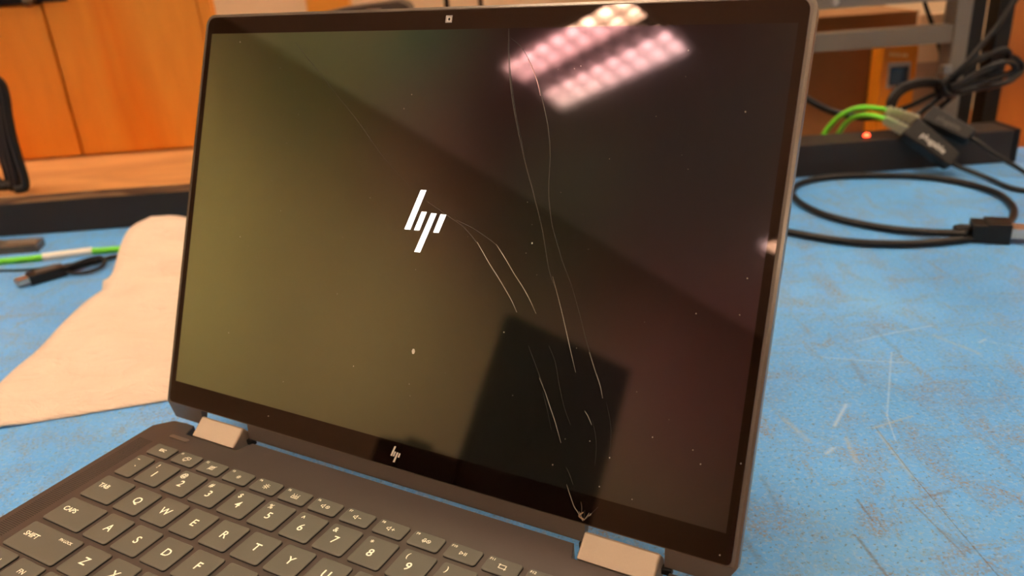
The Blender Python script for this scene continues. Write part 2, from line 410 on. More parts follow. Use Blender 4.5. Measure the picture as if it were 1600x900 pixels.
# power button bar
bm = bmesh.new(); add_prism(bm, rrect(-138.2*mm, -124.6*mm, 15.4*mm, 17.9*mm, 1.1*mm), DECK-.2*mm, DECK+.45*mm)
tag(bm_obj('power_button', bm, plain('button_grey', (.16, .125, .105), .35, .5), base), 'slim grey power button bar')
# speaker grilles: fine rows of holes
for sx in (-1, 1):
    bm = bmesh.new()
    for r in range(150):
        y = 8.6-r*1.05
        w0, w1 = (-152.6, -143.2)
        for k in range(11):
            x = w0+(w1-w0)*k/10
            add = [(x*sx+.30*math.cos(t*math.pi/3), y+.36*math.sin(t*math.pi/3)) for t in range(6)]
            vs = [bm.verts.new((a*mm, b_*mm, DECK+.012*mm)) for a, b_ in add]; bm.faces.new(vs if sx > 0 else vs)
    g = bm_obj('speaker_grille', bm, plain('hole_black', (.004, .004, .004), .9), base); g['kind'] = 'stuff'

# keys
KT = 13.0*mm
GAPK = 3.04; P = 19.05; PV = 18.691; KD = 16.135
def key_mesh(w, d):
    rings = []
    for ins, z, in ((0, DECK-.1*mm), (.05, KT-.28*mm), (.18, KT-.08*mm), (.5, KT)):
        rings.append([(x*mm, y*mm, z) for x, y in rrect(-w/2+ins, w/2-ins, -d/2+ins, d/2-ins, max(.5, 1.3-ins), 3)])
    V = [p for r in rings for p in r]; n = len(rings[0]); F = []; MI = []
    for a in range(3):
        for k in range(n): F.append((a*n+k, a*n+(k+1) % n, (a+1)*n+(k+1) % n, (a+1)*n+k)); MI.append(1 if a == 0 else 0)
    F.append(tuple(range(3*n, 4*n))); MI.append(0)
    me = bpy.data.meshes.new('key'); me.from_pydata(V, [], F); me.update(); me.materials.append(M_KEY); me.materials.append(M_KEYSIDE)
    for p, mi in zip(me.polygons, MI): p.material_index = mi; p.use_smooth = (mi == 0 and len(p.vertices) == 4)
    return me
KM = {}
def add_key(x0, x1, y0, y1, legends):
    w, d = round(x1-x0, 2), round(y1-y0, 2)
    if (w, d) not in KM: KM[(w, d)] = key_mesh(w, d)
    k = bpy.data.objects.new('key', KM[(w, d)]); k.location = ((x0+x1)/2*mm, (y0+y1)/2*mm, 0); link(k, lap)
    V, F = [], []
    for g in legends:
        if g[0] == 't': (v, f), ox, oy = text_geo(g[1], g[2], g[5] if len(g) > 5 else .012), g[3], g[4]
        else: (v, f), ox, oy = stroke_geo(g[1], g[2]), g[3], g[4]
        i = len(V); V += [((p[0]+ox)*mm, (p[1]+oy)*mm, KT+.02*mm) for p in v]; F += [tuple(a+i for a in q) for q in f]
    if V: mesh_obj('legend', V, F, M_LEG, k)
CAPH = 4.1
spk = [(-1.3, .35), (-.7, .35), (0, 1.0), (0, -1.0), (-.7, -.35), (-1.3, -.35), (-1.3, .35)]
def no(cx): return [circ(cx, 0, .72, 10), [(cx-.5, .5), (cx+.5, -.5)]]
def sun(r, l): return [circ(0, 0, r, 8)] + [[(math.cos(a)*(r+.25), math.sin(a)*(r+.25)), (math.cos(a)*(r+.25+l), math.sin(a)*(r+.25+l))] for a in [i*math.pi/4 for i in range(8)]]
ICON = {1: [[(-1.5, -.9), (.5, -.9), (.5, .5), (-1.5, .5), (-1.5, -.9)], [(-.6, .6), (-.6, 1.2), (1.5, 1.2), (1.5, -.2), (.7, -.2)], [(-.9, -1.4), (0, -1.4)]],
        2: [[(-1.2, -1), (1.0, -1), (1.0, .8), (-1.2, .8), (-1.2, -1)], [(-.7, .3), (.5, .3)], [(-.7, -.3), (.3, -.3)], [(-1.6, -1.4), (1.5, 1.3)]],
        3: sun(.45, .25), 4: sun(.55, .7),
        5: [[(-1.5, -1.1), (1.5, -1.1), (1.5, .1), (-1.5, .1), (-1.5, -1.1)], [(-.9, -.5), (.9, -.5)], [(0, .5), (0, 1.2)], [(-1.1, .5), (-1.5, 1.1)], [(1.1, .5), (1.5, 1.1)]],
        6: [[(x-.8, y) for x, y in spk]] + no(.9), 7: [[(x-.5, y) for x, y in spk], [(.3, 0), (1.5, 0)]],
        8: [[(x-.5, y) for x, y in spk], [(.2, 0), (1.5, 0)], [(.85, .65), (.85, -.65)]],
        9: [[(-1.2, .9), (-.5, .9), (-.5, -.2), (-1.2, -.2), (-1.2, .9)], [(-1.6, .1), (-1.4, -.6), (-.3, -.6), (-.1, .1)], [(-.85, -.6), (-.85, -1.1)]] + no(.95),
        10: [[(-1.3, .7), (-.1, 0), (-1.3, -.7), (-1.3, .7)], [(.5, .7), (.5, -.7)], [(1.1, .7), (1.1, -.7)]],
        11: [[(-1.2, 1.2), (-1.2, -.7), (1.7, -.7)], [(-1.7, .8), (1.2, .8), (1.2, -1.2)]],
        12: [[(-1.3, -.4), (1.4, .4)], [(0, 0), (-.4, 1.1)], [(0, 0), (.7, -1)]]}
FO, PF, FG, FY, FD = -136.803, 18.231, 2.773, -.175, 8.717
for k in range(15):
    x = FO+k*PF; lg = []
    if k == 0: lg = [('t', 'ESC', 1.8, 0, .4, .03)]
    elif k <= 12: lg = [('s', [[(a*1.2, c*1.2) for a, c in q] for q in ICON[k]], .28, .1, .0), ('t', 'F%d' % k, 1.25, -5.6, 2.6, .012)]
    elif k == 14: lg = [('t', 'DEL', 1.5, 0, .4, .02)]
    add_key(x, x+PF-FG, FY, FY+FD, lg)
OFF = [-141.657, -113.103, -108.190, -98.406]
RT = 136.8
def row_y(r): return (-r*PV, -r*PV+KD)
def word(s, x0, x1): return [('t', s, 2.0, 0, 1.0, .012)]
digits = '1234567890-='; syms = '!@#$%^&*()_+'
y0, y1 = row_y(1)
add_key(-137.2, OFF[0]+P-GAPK, y0, y1, [('t', '`', 3.0, .5, -1.0), ('t', '~', 2.4, -2.8, 5.0)])
for i, ch in enumerate(digits):
    x = OFF[0]+(i+1)*P; add_key(x, x+P-GAPK, y0, y1, [('t', ch, CAPH, -1.0, -.6), ('t', syms[i], 2.7, -4.6, 4.7)])
add_key(OFF[0]+13*P, RT, y0, y1, [('t', 'BACKSPACE', 1.6, 0, 1, .01)])
y0, y1 = row_y(2)
add_key(-137.0, OFF[1]-GAPK, y0, y1, [('t', 'TAB', 2.6, -4.0, 1.2, .02)])
for i, ch in enumerate('QWERTYUIOP[]'):
    x = OFF[1]+i*P; add_key(x, x+P-GAPK, y0, y1, [('t', ch, CAPH, 0, .4)])
add_key(OFF[1]+12*P, RT, y0, y1, [('t', '\\', CAPH, 0, .4)])
y0, y1 = row_y(3)
add_key(-137.0, OFF[2]-GAPK, y0, y1, [('t', 'CAPS', 2.6, -5.0, 1.2, .02)])
for i, ch in enumerate("ASDFGHJKL;'"):
    x = OFF[2]+i*P; add_key(x, x+P-GAPK, y0, y1, [('t', ch, CAPH, 0, .4)])
add_key(OFF[2]+11*P, RT, y0, y1, [('t', 'ENTER', 2.0, 4, 1.2, .01)])
y0, y1 = row_y(4)
add_key(-137.0, OFF[3]-GAPK, y0, y1, [('t', 'SHIFT', 2.6, -9.6, 1.0, .02), ('t', 'FN LOCK', 1.4, 9.4, 4.6, .02)])
for i, ch in enumerate('ZXCVBNM,./'):
    x = OFF[3]+i*P; add_key(x, x+P-GAPK, y0, y1, [('t', ch, CAPH, 0, .4)])
add_key(OFF[3]+10*P, RT, y0, y1, [('t', 'SHIFT', 2.0, 6, 1.0, .01)])
y1 = -76.2; y0 = y1-KD
for a, b_, s in ((-137, -120.5, 'CTRL'), (-118.2, -101.5, 'FN'), (-98.8, -82.5, ''), (-79.5, -60.5, 'ALT'), (-57.5, 38, ''), (41, 57, 'ALT'), (60, 76, 'CTRL')):
    add_key(a, b_, y0, y1, [('t', s, 2.3, 0, 2.2, .01)] if s else [])
for a, b_, c, d in ((79, 96.5, y0, y0+7.6), (99.5, 117, y0, y0+7.6), (120, 136.8, y0, y0+7.6), (99.5, 117, y0+8.4, y1)):
    add_key(a, b_, c, d, [('s', [[(-.8, -.5), (.8, -.5), (0, .8), (-.8, -.5)]], .25, 0, 0)])
bm = bmesh.new(); add_prism(bm, rrect(-62*mm, 62*mm, -183*mm, -101*mm, 2*mm), DECK-.1*mm, DECK+.03*mm)
bm_obj('touchpad', bm, plain('touchpad', (.055, .042, .036), .3, .2), base)

# hinges
for sx, a, b_ in ((-1, -127.3, -96.6), (1, 95.6, 127.9)):
    bm = bmesh.new()
    prof = [(21.5, 12.0), (21.3, 12.7), (29.6, 19.0), (30.6, 18.9), (33.5, 15.5), (34.5, 8.0), (31, 5.0), (24, 7.0)]
    A = [bm.verts.new((a*mm, y*mm, z*mm)) for y, z in prof]; B = [bm.verts.new((b_*mm, y*mm, z*mm)) for y, z in prof]; n = len(prof)
    bm.faces.new(A); bm.faces.new(B[::-1])
    for i in range(n): bm.faces.new((A[i], B[i], B[(i+1) % n], A[(i+1) % n]))
    bmesh.ops.recalc_face_normals(bm, faces=bm.faces)
    es = [e for e in bm.edges if abs(e.verts[0].co.x-e.verts[1].co.x) < 1e-7 and min(v.co.z for v in e.verts) > 11*mm]
    bmesh.ops.bevel(bm, geom=es, offset=1.2*mm, segments=3, affect='EDGES', profile=.5)
    tag(bm_obj('hinge', bm, M_HINGE, lap), 'satin bronze hinge block')
    box('hinge_pin', (a-4 if sx < 0 else a-3)*mm, (b_+4)*mm, 30.5*mm, 33.5*mm, 9*mm, 12*mm, M_BLACKPL, lap, bev=.5*mm)

# lid: local x = across the screen, y = up the screen, z = out of the screen
bm = bmesh.new()
sl = rrect(-5.3*mm, 307.3*mm, -12.2*mm, 198.5*mm, (.8*mm, .8*mm, 5.5*mm, 5.5*mm), 5)
add_prism(bm, sl, -5.0*mm, -.15*mm)
def band(u0t, u1t, u0b, u1b):
    pr = ((-12.2, -.15, 0), (-20.0, -2.6, 1), (-20.6, -3.2, 1), (-20.6, -5.0, 1), (-12.2, -5.0, 0))
    A = [bm.verts.new(((u0b if t else u0t)*mm, v*mm, w*mm)) for v, w, t in pr]; B = [bm.verts.new(((u1b if t else u1t)*mm, v*mm, w*mm)) for v, w, t in pr]; n = len(pr)
    bm.faces.new(A); bm.faces.new(B[::-1])
    for i in range(n): bm.faces.new((A[i], B[i], B[(i+1) % n], A[(i+1) % n]))
band(-5.3, 21.0, -.6, 21.0); band(55.5, 245.8, 55.5, 245.8); band(279.6, 307.3, 279.6, 302.4)
lid = bm_obj('lid', bm, M_LIDEDGE, lap)
lid.location = LID_O; lid.rotation_euler = (LID_A, 0, 0)
def ring_prism(name, o_, i_, z0, z1, mat, parent):
    bm = bmesh.new(); n = len(o_)
    L = [[bm.verts.new((p[0], p[1], z)) for p in q] for q, z in ((o_, z0), (o_, z1), (i_, z1), (i_, z0))]
    for a, b_ in zip(L, L[1:]+L[:1]):
        for k in range(n): bm.faces.new((a[k], a[(k+1) % n], b_[(k+1) % n], b_[k]))
    return bm_obj(name, bm, mat, parent)
ring_prism('rim', rrect(-5.5*mm, 307.5*mm, -12.3*mm, 198.7*mm, (1*mm, 1*mm, 5.6*mm, 5.6*mm), 5), rrect(-4.4*mm, 306.2*mm, -11.9*mm, 197.7*mm, (.8*mm, .8*mm, 4.6*mm, 4.6*mm), 5), -1.3*mm, -.05*mm, M_RIM, lid)
# cover glass with black border
def gloss_mat(name, base, col, rough, tint=None):
    m, nt, b = new_mat(name); nt.nodes.remove(b)
    d = nd(nt, 'ShaderNodeBsdfDiffuse'); d.inputs['Color'].default_value = c4(base)
    g = nd(nt, 'ShaderNodeBsdfGlossy'); g.inputs['Roughness'].default_value = rough; g.inputs['Color'].default_value = c4(col)
    if tint: nt.links.new(tint(nt), g.inputs['Color'])
    a = nd(nt, 'ShaderNodeAddShader'); nt.links.new(d.outputs[0], a.inputs[0]); nt.links.new(g.outputs[0], a.inputs[1])
    nt.links.new(a.outputs[0], nt.nodes['Material Output'].inputs['Surface']); return m
M_BEZEL = gloss_mat('black_border_glass', (.0025, .0012, .001), (.072, .048, .042), .02)
bm = bmesh.new(); add_prism(bm, rrect(-3.6*mm, 304.9*mm, -11.8*mm, 197.2*mm, (2.2*mm, 2.2*mm, 4.2*mm, 4.2*mm), 5), -.2*mm, .25*mm)
tag(bm_obj('cover_glass', bm, M_BEZEL, lid), 'glossy black border glass')
# film of the cracked panel
def film_and_glare_tint(nt):
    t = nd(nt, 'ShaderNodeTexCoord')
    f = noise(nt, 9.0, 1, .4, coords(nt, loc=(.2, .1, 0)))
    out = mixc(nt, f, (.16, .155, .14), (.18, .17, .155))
    for (px, py), rad, col, amt in FILM_AND_GLARE:
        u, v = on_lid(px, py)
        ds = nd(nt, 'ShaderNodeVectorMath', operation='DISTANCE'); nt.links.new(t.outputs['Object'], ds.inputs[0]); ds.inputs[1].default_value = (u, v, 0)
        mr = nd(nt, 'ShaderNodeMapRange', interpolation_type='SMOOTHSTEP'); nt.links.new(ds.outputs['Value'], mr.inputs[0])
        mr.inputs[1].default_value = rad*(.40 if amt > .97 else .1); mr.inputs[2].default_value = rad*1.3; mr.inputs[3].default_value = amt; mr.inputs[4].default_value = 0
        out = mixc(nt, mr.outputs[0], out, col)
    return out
FILM_AND_GLARE = [((700, 80), .050, (.09, .24, .20), .8), ((250, 340), .155, (.62, .72, .46), .95), ((480, 90), .06, (.19, .30, .19), .6), ((715, 270), .058, (.38, .30, .33), .8), ((560, 500), .08, (.43, .45, .32), .7),
        ((950, 120), .098, (.050, .026, .036), .98), ((900, 340), .05, (.11, .15, .15), .7), ((1130, 560), .07, (.21, .115, .18), .9), ((1130, 260), .06, (.060, .062, .085), .8)]  # reflectance painted low around the mirrored lamp, high on the left
M_DISP = gloss_mat('display_film_and_glare', (.004, .004, .004), (.2, .2, .2), .048, film_and_glare_tint)
tag(box('display_panel', 0, 301.6*mm, 0, 188.5*mm, .1*mm, .29*mm, M_DISP, lid), 'dark display panel with a faint rainbow film and painted-in reflection tones')
# emblems of four slanted bars
M_GLOW = plain('glowing_white', (.9, .9, .9), .5, emit=(1, .98, .95), es=1.6)
M_PRINT = plain('silver_print', (.85, .75, .66), .35, .3)
def emblem(name, quads, conv, z, mat, label):
    e = None
    bm = bmesh.new()
    for qd in quads:
        pts = [on_lid(*conv(p)) for p in qd]
        add_prism(bm, pts, z*mm-.1*mm, z*mm)
    return tag(bm_obj(name, bm, mat, lid), label)
emblem('screen_emblem', [[(490, 185), (535, 186), (408, 495), (362, 491)], [(497, 354), (538, 356), (480, 501), (437, 499)], [(572, 365), (615, 369), (485, 672), (440, 668)], [(645, 374), (690, 378), (630, 520), (587, 517)]],
       lambda p: (560+p[0]*.2, 260+p[1]*.2), .33, M_GLOW, 'glowing white emblem of four slanted bars')
emblem('border_emblem', [[(513, 331), (535, 338), (478, 471), (454, 463)], [(512, 407), (536, 413), (508, 479), (487, 472)], [(547, 419), (569, 425), (513, 560), (487, 553)], [(578, 431), (598, 437), (577, 496), (556, 490)]],
       lambda p: (560+p[0]/9, 660+p[1]/9), .29, M_PRINT, 'small silver emblem of four slanted bars')
# webcam
u, v = on_lid(701.5, 30)
wc = box('webcam', u-1.6*mm, u+1.9*mm, v-1.65*mm, v+1.6*mm, .15*mm, .30*mm, plain('webcam_frame', (.36, .30, .28), .4), lid)
box('shutter', u-.9*mm, u+1.5*mm, v-1.2*mm, v+.9*mm, .25*mm, .34*mm, plain('webcam_shutter', (.55, .47, .42), .4), wc)
bm = bmesh.new(); add_prism(bm, [(u+.4*mm+.55*mm*math.cos(k*.5236), v-.1*mm+.65*mm*math.sin(k*.5236)) for k in range(12)], .3*mm, .38*mm); bm_obj('lens', bm, M_BLACKPL, wc)
# cracks in the glass
M_CRACK = plain('crack_edge', (.42, .38, .32), .3, .6, var=.1)
M_CRACKD = plain('crack_dim', (.055, .050, .042), .35, .3, var=.1)
M_CRACKK = plain('crack_dark', (.012, .012, .012), .5)
def crack(pts, w, mat=None, sub=5):
    P_ = [on_lid(*p) for p in pts]; P_ = smooth_path([(a, b_, 0) for a, b_ in P_], sub)
    n = len(P_); bm = bmesh.new(); L = []; R_ = []
    for i, p in enumerate(P_):
        t = (P_[min(i+1, n-1)]-P_[max(i-1, 0)]).normalized(); k = w*mm/2*(.35+.65*math.sin(math.pi*(i+.5)/n))
        q = Vector((-t.y, t.x, 0))*k
        L.append(bm.verts.new(p+q+Vector((0, 0, .295*mm)))); R_.append(bm.verts.new(p-q+Vector((0, 0, .295*mm))))
    Tt = [bm.verts.new((a.co+b_.co)/2+Vector((0, 0, .05*mm))) for a, b_ in zip(L, R_)]
    for i in range(n-1):
        bm.faces.new((L[i], L[i+1], Tt[i+1], Tt[i])); bm.faces.new((Tt[i], Tt[i+1], R_[i+1], R_[i]))
    return bm_obj('crack', bm, mat or M_CRACKD, lid)
crack([(462, 66), (480, 90), (493, 105), (520, 140)], .22)
crack([(520, 140), (560, 190), (600, 246), (640, 290)], .14)
crack([(668, 315), (690, 330), (707, 342)], .18)
crack([(707, 342), (725, 355), (746, 380), (764, 410)], .28, M_CRACKD); crack([(746, 378), (764, 410), (778, 432), (790, 452), (800, 470), (808, 488)], .38, M_CRACK)
crack([(714, 344), (740, 357), (765, 374), (780, 386)], .2); crack([(776, 382), (790, 404), (804, 428), (817, 448), (828, 468), (838, 490)], .36, M_CRACK)
crack([(826, 540), (838, 572), (848, 600), (856, 626)], .2); crack([(843, 590), (852, 612), (860, 636), (868, 660), (877, 692)], .34, M_CRACK)
crack([(858, 540), (868, 566), (874, 600), (882, 636), (892, 664)], .18)
crack([(848, 610), (855, 638), (862, 672)], .12)
crack([(795, 45), (795, 90), (799, 140), (806, 185), (820, 250), (836, 310), (848, 360), (858, 420), (868, 450)], .42, M_CRACKD)
crack([(796.5, 45), (796.5, 90), (801, 140), (808, 185), (822, 250)], .3, M_CRACKK)
crack([(864, 432), (876, 478), (884, 512), (892, 548), (900, 582)], .26, M_CRACK)
crack([(799, 60), (815, 74), (830, 100), (843, 135), (850, 165), (857, 200), (860, 240), (858, 300), (862, 345), (868, 370), (880, 410), (893, 444)], .3, M_CRACKD)
crack([(824, 90), (832, 106), (840, 128), (845, 150)], .3, plain('crack_pink', (.85, .5, .5), .3, .4))
crack([(893, 444), (906, 490), (916, 530), (925, 560), (934, 590)], .22, M_CRACKD); crack([(921, 550), (930, 578), (938, 602), (942, 622)], .3, M_CRACK)
crack([(914, 642), (919, 650), (925, 664)], .26, M_CRACK)
crack([(885, 730), (890, 740), (896, 757)], .24, M_CRACKD); crack([(886, 757), (890, 770), (897, 790), (903, 800), (911, 814)], .3, M_CRACK)
for a, b_, w, mt_ in (((911, 814), (905, 799), .22, 0), ((910, 813), (901, 795), .15, 1), ((911, 814), (914, 797), .2, 1), ((912, 813), (921, 801), .3, 0), ((915, 811), (927, 800), .16, 1), ((912, 812), (935, 792), .12, 1), ((909, 800), (908, 784), .14, 0), ((920, 806), (924, 802), .5, 0)):
    crack([a, ((a[0]+b_[0])/2+1, (a[1]+b_[1])/2), b_], w, (M_CRACK, M_CRACKD)[mt_], 3)
crack([(914, 812), (905, 806), (912, 800)], .8, plain('crack_brown', (.30, .20, .12), .4, .4), 3)
crack([(952, 720), (955, 670), (948, 628)], .10); crack([(930, 728), (932, 690), (926, 655)], .10)
# specks on the glass: dust, the largest a painted reflected bright spot
bm = bmesh.new()
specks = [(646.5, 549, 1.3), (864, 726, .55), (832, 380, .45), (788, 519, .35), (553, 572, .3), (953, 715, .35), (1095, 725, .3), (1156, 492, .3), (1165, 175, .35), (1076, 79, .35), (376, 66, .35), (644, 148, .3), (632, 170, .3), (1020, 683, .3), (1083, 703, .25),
          (376, 370, .3), (358, 520, .25), (1168, 435, .3), (1088, 490, .25), (922, 689, .25), (640, 600, .2), (988, 780, .25), (420, 650, .3), (1125, 867, .35), (1158, 724, .3), (937, 760, .3)]
for k in range(50): specks.append((random.uniform(340, 1180), random.uniform(70, 690), random.uniform(.08, .16)))
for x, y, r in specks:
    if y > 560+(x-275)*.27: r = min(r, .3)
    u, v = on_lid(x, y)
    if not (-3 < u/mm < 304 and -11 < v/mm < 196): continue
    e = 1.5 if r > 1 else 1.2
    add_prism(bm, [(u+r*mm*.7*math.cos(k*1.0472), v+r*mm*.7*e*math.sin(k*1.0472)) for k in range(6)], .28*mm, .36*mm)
o = bm_obj('dust_and_glint', bm, plain('dust_and_glint', (.75, .68, .58), .6), lid); o['kind'] = 'stuff'

# ------------------------------------------------------------------ things on the bench, left
# soft white packing sheet
def packing_sheet():
    m, nt, b = new_mat('packing_foam')
    f = noise(nt, 40, 4, .6, coords(nt)); nt.links.new(mixc(nt, f, (.74, .55, .43), (.84, .65, .51)), b.inputs['Base Color'])
    b.inputs['Roughness'].default_value = .75; f2 = noise(nt, 26, 5, .62, coords(nt, (1, 2.2, 1)), dist=1.2); bump(nt, b, f2, .75, .007)
    b.inputs['Subsurface Weight'].default_value = 0.0
    # rows from the front edge to the raised back edge: left-edge pixel, height there
    rows = [((-70, 676), .0025), ((-40, 640), .004), ((-25, 612), .005), ((20, 570), .006), ((62, 537), .007), ((100, 493), .009), ((131, 459), .011), ((152, 442), .012), ((170, 431), .013),
            ((181, 412), .016), ((189, 392), .018), ((197, 368), .020), ((207, 352), .022)]
    L = [on_z(x, y, z) for (x, y), z in rows]
    L.append(L[-1]+Vector((.012, .011, .004))); zs = [z for _, z in rows]+[.026]
    R_ = [Vector((-.03, .165+.23*i/(len(L)-1), 0)) for i in range(len(L))]
    NU = 26; LS = smooth_path(L, 4); n = len(LS); V, F = [], []
    RS = smooth_path(R_, 4)
    for i in range(n):
        for j in range(NU):
            t = j/(NU-1); p = LS[i].lerp(RS[i], t); s = i/(n-1)
            h = LS[i].z*(1-.25*t)
            h += .0042*math.sin(9*s*3.1+5*t)*math.sin(min(1, s*3)*1.57)*min(1, t*4) + .0028*math.sin(31*s+11*t+2*math.sin(7*t))*min(1, t*5)
            edge = min(1, t*6)
            y = p.y + (.012*math.sin(3.0*t+.4)-.004 if i == n-1 else 0)
            V.append((p.x+.002*math.sin(14*s), y, max(.0015, h*(.45+.55*edge) if s < .55 else h)))
    nv = len(V)
    V += [(x, y, max(.0003, z-.0012)) for x, y, z in V]
    for i in range(n-1):
        for j in range(NU-1):
            a = i*NU+j; F.append((a, a+1, a+NU+1, a+NU)); F.append((nv+a, nv+a+NU, nv+a+NU+1, nv+a+1))
    rim = [j for j in range(NU)] + [i*NU+NU-1 for i in range(1, n)] + [(n-1)*NU+j for j in range(NU-2, -1, -1)] + [i*NU for i in range(n-2, 0, -1)]
    for a, b_ in zip(rim, rim[1:]+rim[:1]): F.append((a, nv+a, nv+b_, b_))
    o = mesh_obj('packing_sheet', V, F, m, smooth=True); return o
tag(packing_sheet(), 'soft cream packing sheet spread on the bench behind the laptop', 'packing sheet')

# green network cable with white sleeve
gpts = [on_z(x, y, .003) for x, y in ((-90, 414), (-40, 412), (0, 408.5), (35, 405.5), (68, 402), (107, 397), (145, 392.5), (187, 389), (230, 386), (275, 384))]
gc = tag(thing('network_cable', 'bright green cable with a white sleeve lying before the plank', 'cable', gpts[3]*Vector((1, 1, 0)) if False else (gpts[3].x, gpts[3].y, 0)))
loc = Vector(gc.location)
tube('cable_jacket', [p-loc for p in gpts], .0029, M_GREEN, gc)
sl_ = smooth_path(gpts, 6)[24:37]
bm = bmesh.new(); add_tube(bm, [p-loc for p in sl_], .0039, 10); tag(bm_obj('label_sleeve', bm, plain('white_sleeve', (.86, .78, .66), .5, var=.03), gc), 'blank white label sleeve')

# usb cable with bare metal plug
a = on_z(25, 441, .005); b_ = on_z(182, 397, .005); dirv = (b_-a).normalized()
uc = thing('usb_cable', 'black cable with a bare metal plug beside the packing sheet', 'cable', (a.x, a.y, 0))
xf = frame_xf((0, 0, .0), (dirv.x, dirv.y, 0))
M_PLUG = plain('nickel_plug', (.62, .52, .44), .3, .85, var=.05)
def lx(x, y): d = on_z(x, y, .006); return (d-a).dot(dirv)
l1, l2, l3 = lx(48, 436), lx(103, 420), lx(150, 404)
bm = bmesh.new()
for x0, x1, y0, y1, z0, z1 in ((0, l1, -.006, .006, .0025, .0031), (0, l1, -.006, .006, .0064, .0070), (0, l1, -.006, -.0054, .0025, .007), (0, l1, .0054, .006, .0025, .007)): add_box(bm, x0, x1, y0, y1, z0, z1, 0, 0, xf)
bm_obj('plug_shell', bm, M_PLUG, uc)
box('plug_tongue', .001, l1, -.005, .005, .0044, .0060, plain('white_tongue', (.6, .58, .52), .5), uc, xf=xf)
bm = bmesh.new(); add_box(bm, l1-.001, l2, -.0075, .0075, .0002, .0090, .0012, 0, xf); bm_obj('plug_body', bm, M_CABLE, uc)
box('grip_pad', l1+.006, l2-.006, -.005, .005, .0088, .0095, plain('grip_grey', (.07, .058, .05), .5), uc, xf=xf, bev=.0003)
bm = bmesh.new(); add_tube(bm, [xf @ Vector(p) for p in ((l2-.001, 0, .0046), (l2+.012, 0, .0044), (l2+.02, 0, .0038), (l3, 0, .003))], [.0045, .0035, .0027, .0024], 10); bm_obj('strain_relief', bm, M_CABLE, uc)
cp = [xf @ Vector((l3-.002, 0, .003))] + [on_z(x, y, .003)-Vector((a.x, a.y, 0)) for x, y in ((170, 403), (186, 400), (215, 396), (250, 392))]
tube('cable_jacket', cp, .0022, M_CABLE, uc)
bm = bmesh.new()
add_tube(bm, smooth_path([on_z(x, y, z)-Vector((a.x, a.y, 0)) for x, y, z in ((100, 424, .004), (118, 427, .003), (138, 425, .003), (157, 418, .003), (164, 408, .004), (158, 402, .007), (146, 403, .008), (128, 408, .009), (108, 416, .008), (100, 424, .004))], 5), .0016, 8)
tag(bm_obj('cable_tie', bm, M_CABLE, uc), 'loose black tie loop')

# thin black wire behind the usb plug
tube('thin_wire', [on_z(x, y, .0012) for x, y in ((-60, 426), (0, 423), (30, 422), (60, 420), (88, 414))], .0011, M_CABLE)
tag(bpy.data.objects['thin_wire'], 'thin dark wire lying between the green cable and metal plug', 'wire')

# flat dark connector by the strip
q = [on_z(x, y, .007) for x, y in ((-30, 390), (57, 383), (68, 371), (-30, 376))]
fc = thing('flat_connector', 'flat brown-black connector lying against the long dark strip', 'connector', (q[0].x, q[0].y, 0))
loc = Vector(fc.location)
bm = bmesh.new(); add_prism(bm, [((p-loc).x, (p-loc).y) for p in q], 0.0, .007)
bm_obj('housing', bm, plain('dark_brown_plastic', (.10, .07, .05), .35, var=.2, scale=120), fc)
c_ = [p-loc for p in q]
bm = bmesh.new(); add_prism(bm, [tuple((c_[0].lerp(c_[1], .45)*.8+c_[3].lerp(c_[2], .45)*.2)[:2]), tuple((c_[0].lerp(c_[1], .95)*.8+c_[3].lerp(c_[2], .95)*.2)[:2]), tuple((c_[0].lerp(c_[1], .95)*.3+c_[3].lerp(c_[2], .95)*.7)[:2]), tuple((c_[0].lerp(c_[1], .45)*.3+c_[3].lerp(c_[2], .45)*.7)[:2])], .0069, .0078)
bm_obj('raised_pad', bm, plain('brown_pad', (.20, .14, .10), .4, var=.2, scale=150), fc)

# black cable hank hanging in front of the cupboard
HY = .545
hk = thing('cable_hank', 'hank of black cable standing on the plank before the orange doors', 'cable', (0, HY, .0415))
def hp(x, y, dy=0): p = on_y(x, y, HY+dy); return p-Vector((0, HY, .0415))
zfix = lambda P_: [Vector((p.x, p.y, max(p.z, .0035))) for p in P_]
strands = [[(-30, 110), (0, 128), (9, 150), (13, 180), (20, 215), (30, 250), (38, 275), (40, 292), (34, 303), (26, 300)],
           [(-30, 120), (-4, 140), (5, 165), (8, 190), (14, 225), (22, 258), (28, 285), (30, 303)],
           [(-30, 130), (-8, 150), (2, 175), (4, 200), (10, 235), (17, 265), (22, 290), (20, 304)],
           [(-35, 190), (-10, 200), (0, 222), (8, 245), (16, 265), (20, 285), (14, 300), (4, 304), (-10, 303)],
           [(-40, 280), (-10, 280), (2, 286), (12, 291), (18, 288)], [(-30, 150), (-12, 165), (-4, 200), (2, 235), (9, 262), (15, 285), (24, 304)]]
for i, st in enumerate(strands):
    tube('strand', zfix([hp(x, y, (i-2.5)*.006) for x, y in st]), .0041, M_CABLE, hk, sub=5, n=8)
bm = bmesh.new(); add_tube(bm, [hp(-6, 186), hp(4, 160), hp(14, 168), hp(12, 186), hp(0, 190), hp(-6, 186)], .002, 8); bm_obj('tie', bm, M_BLACKPL, hk)

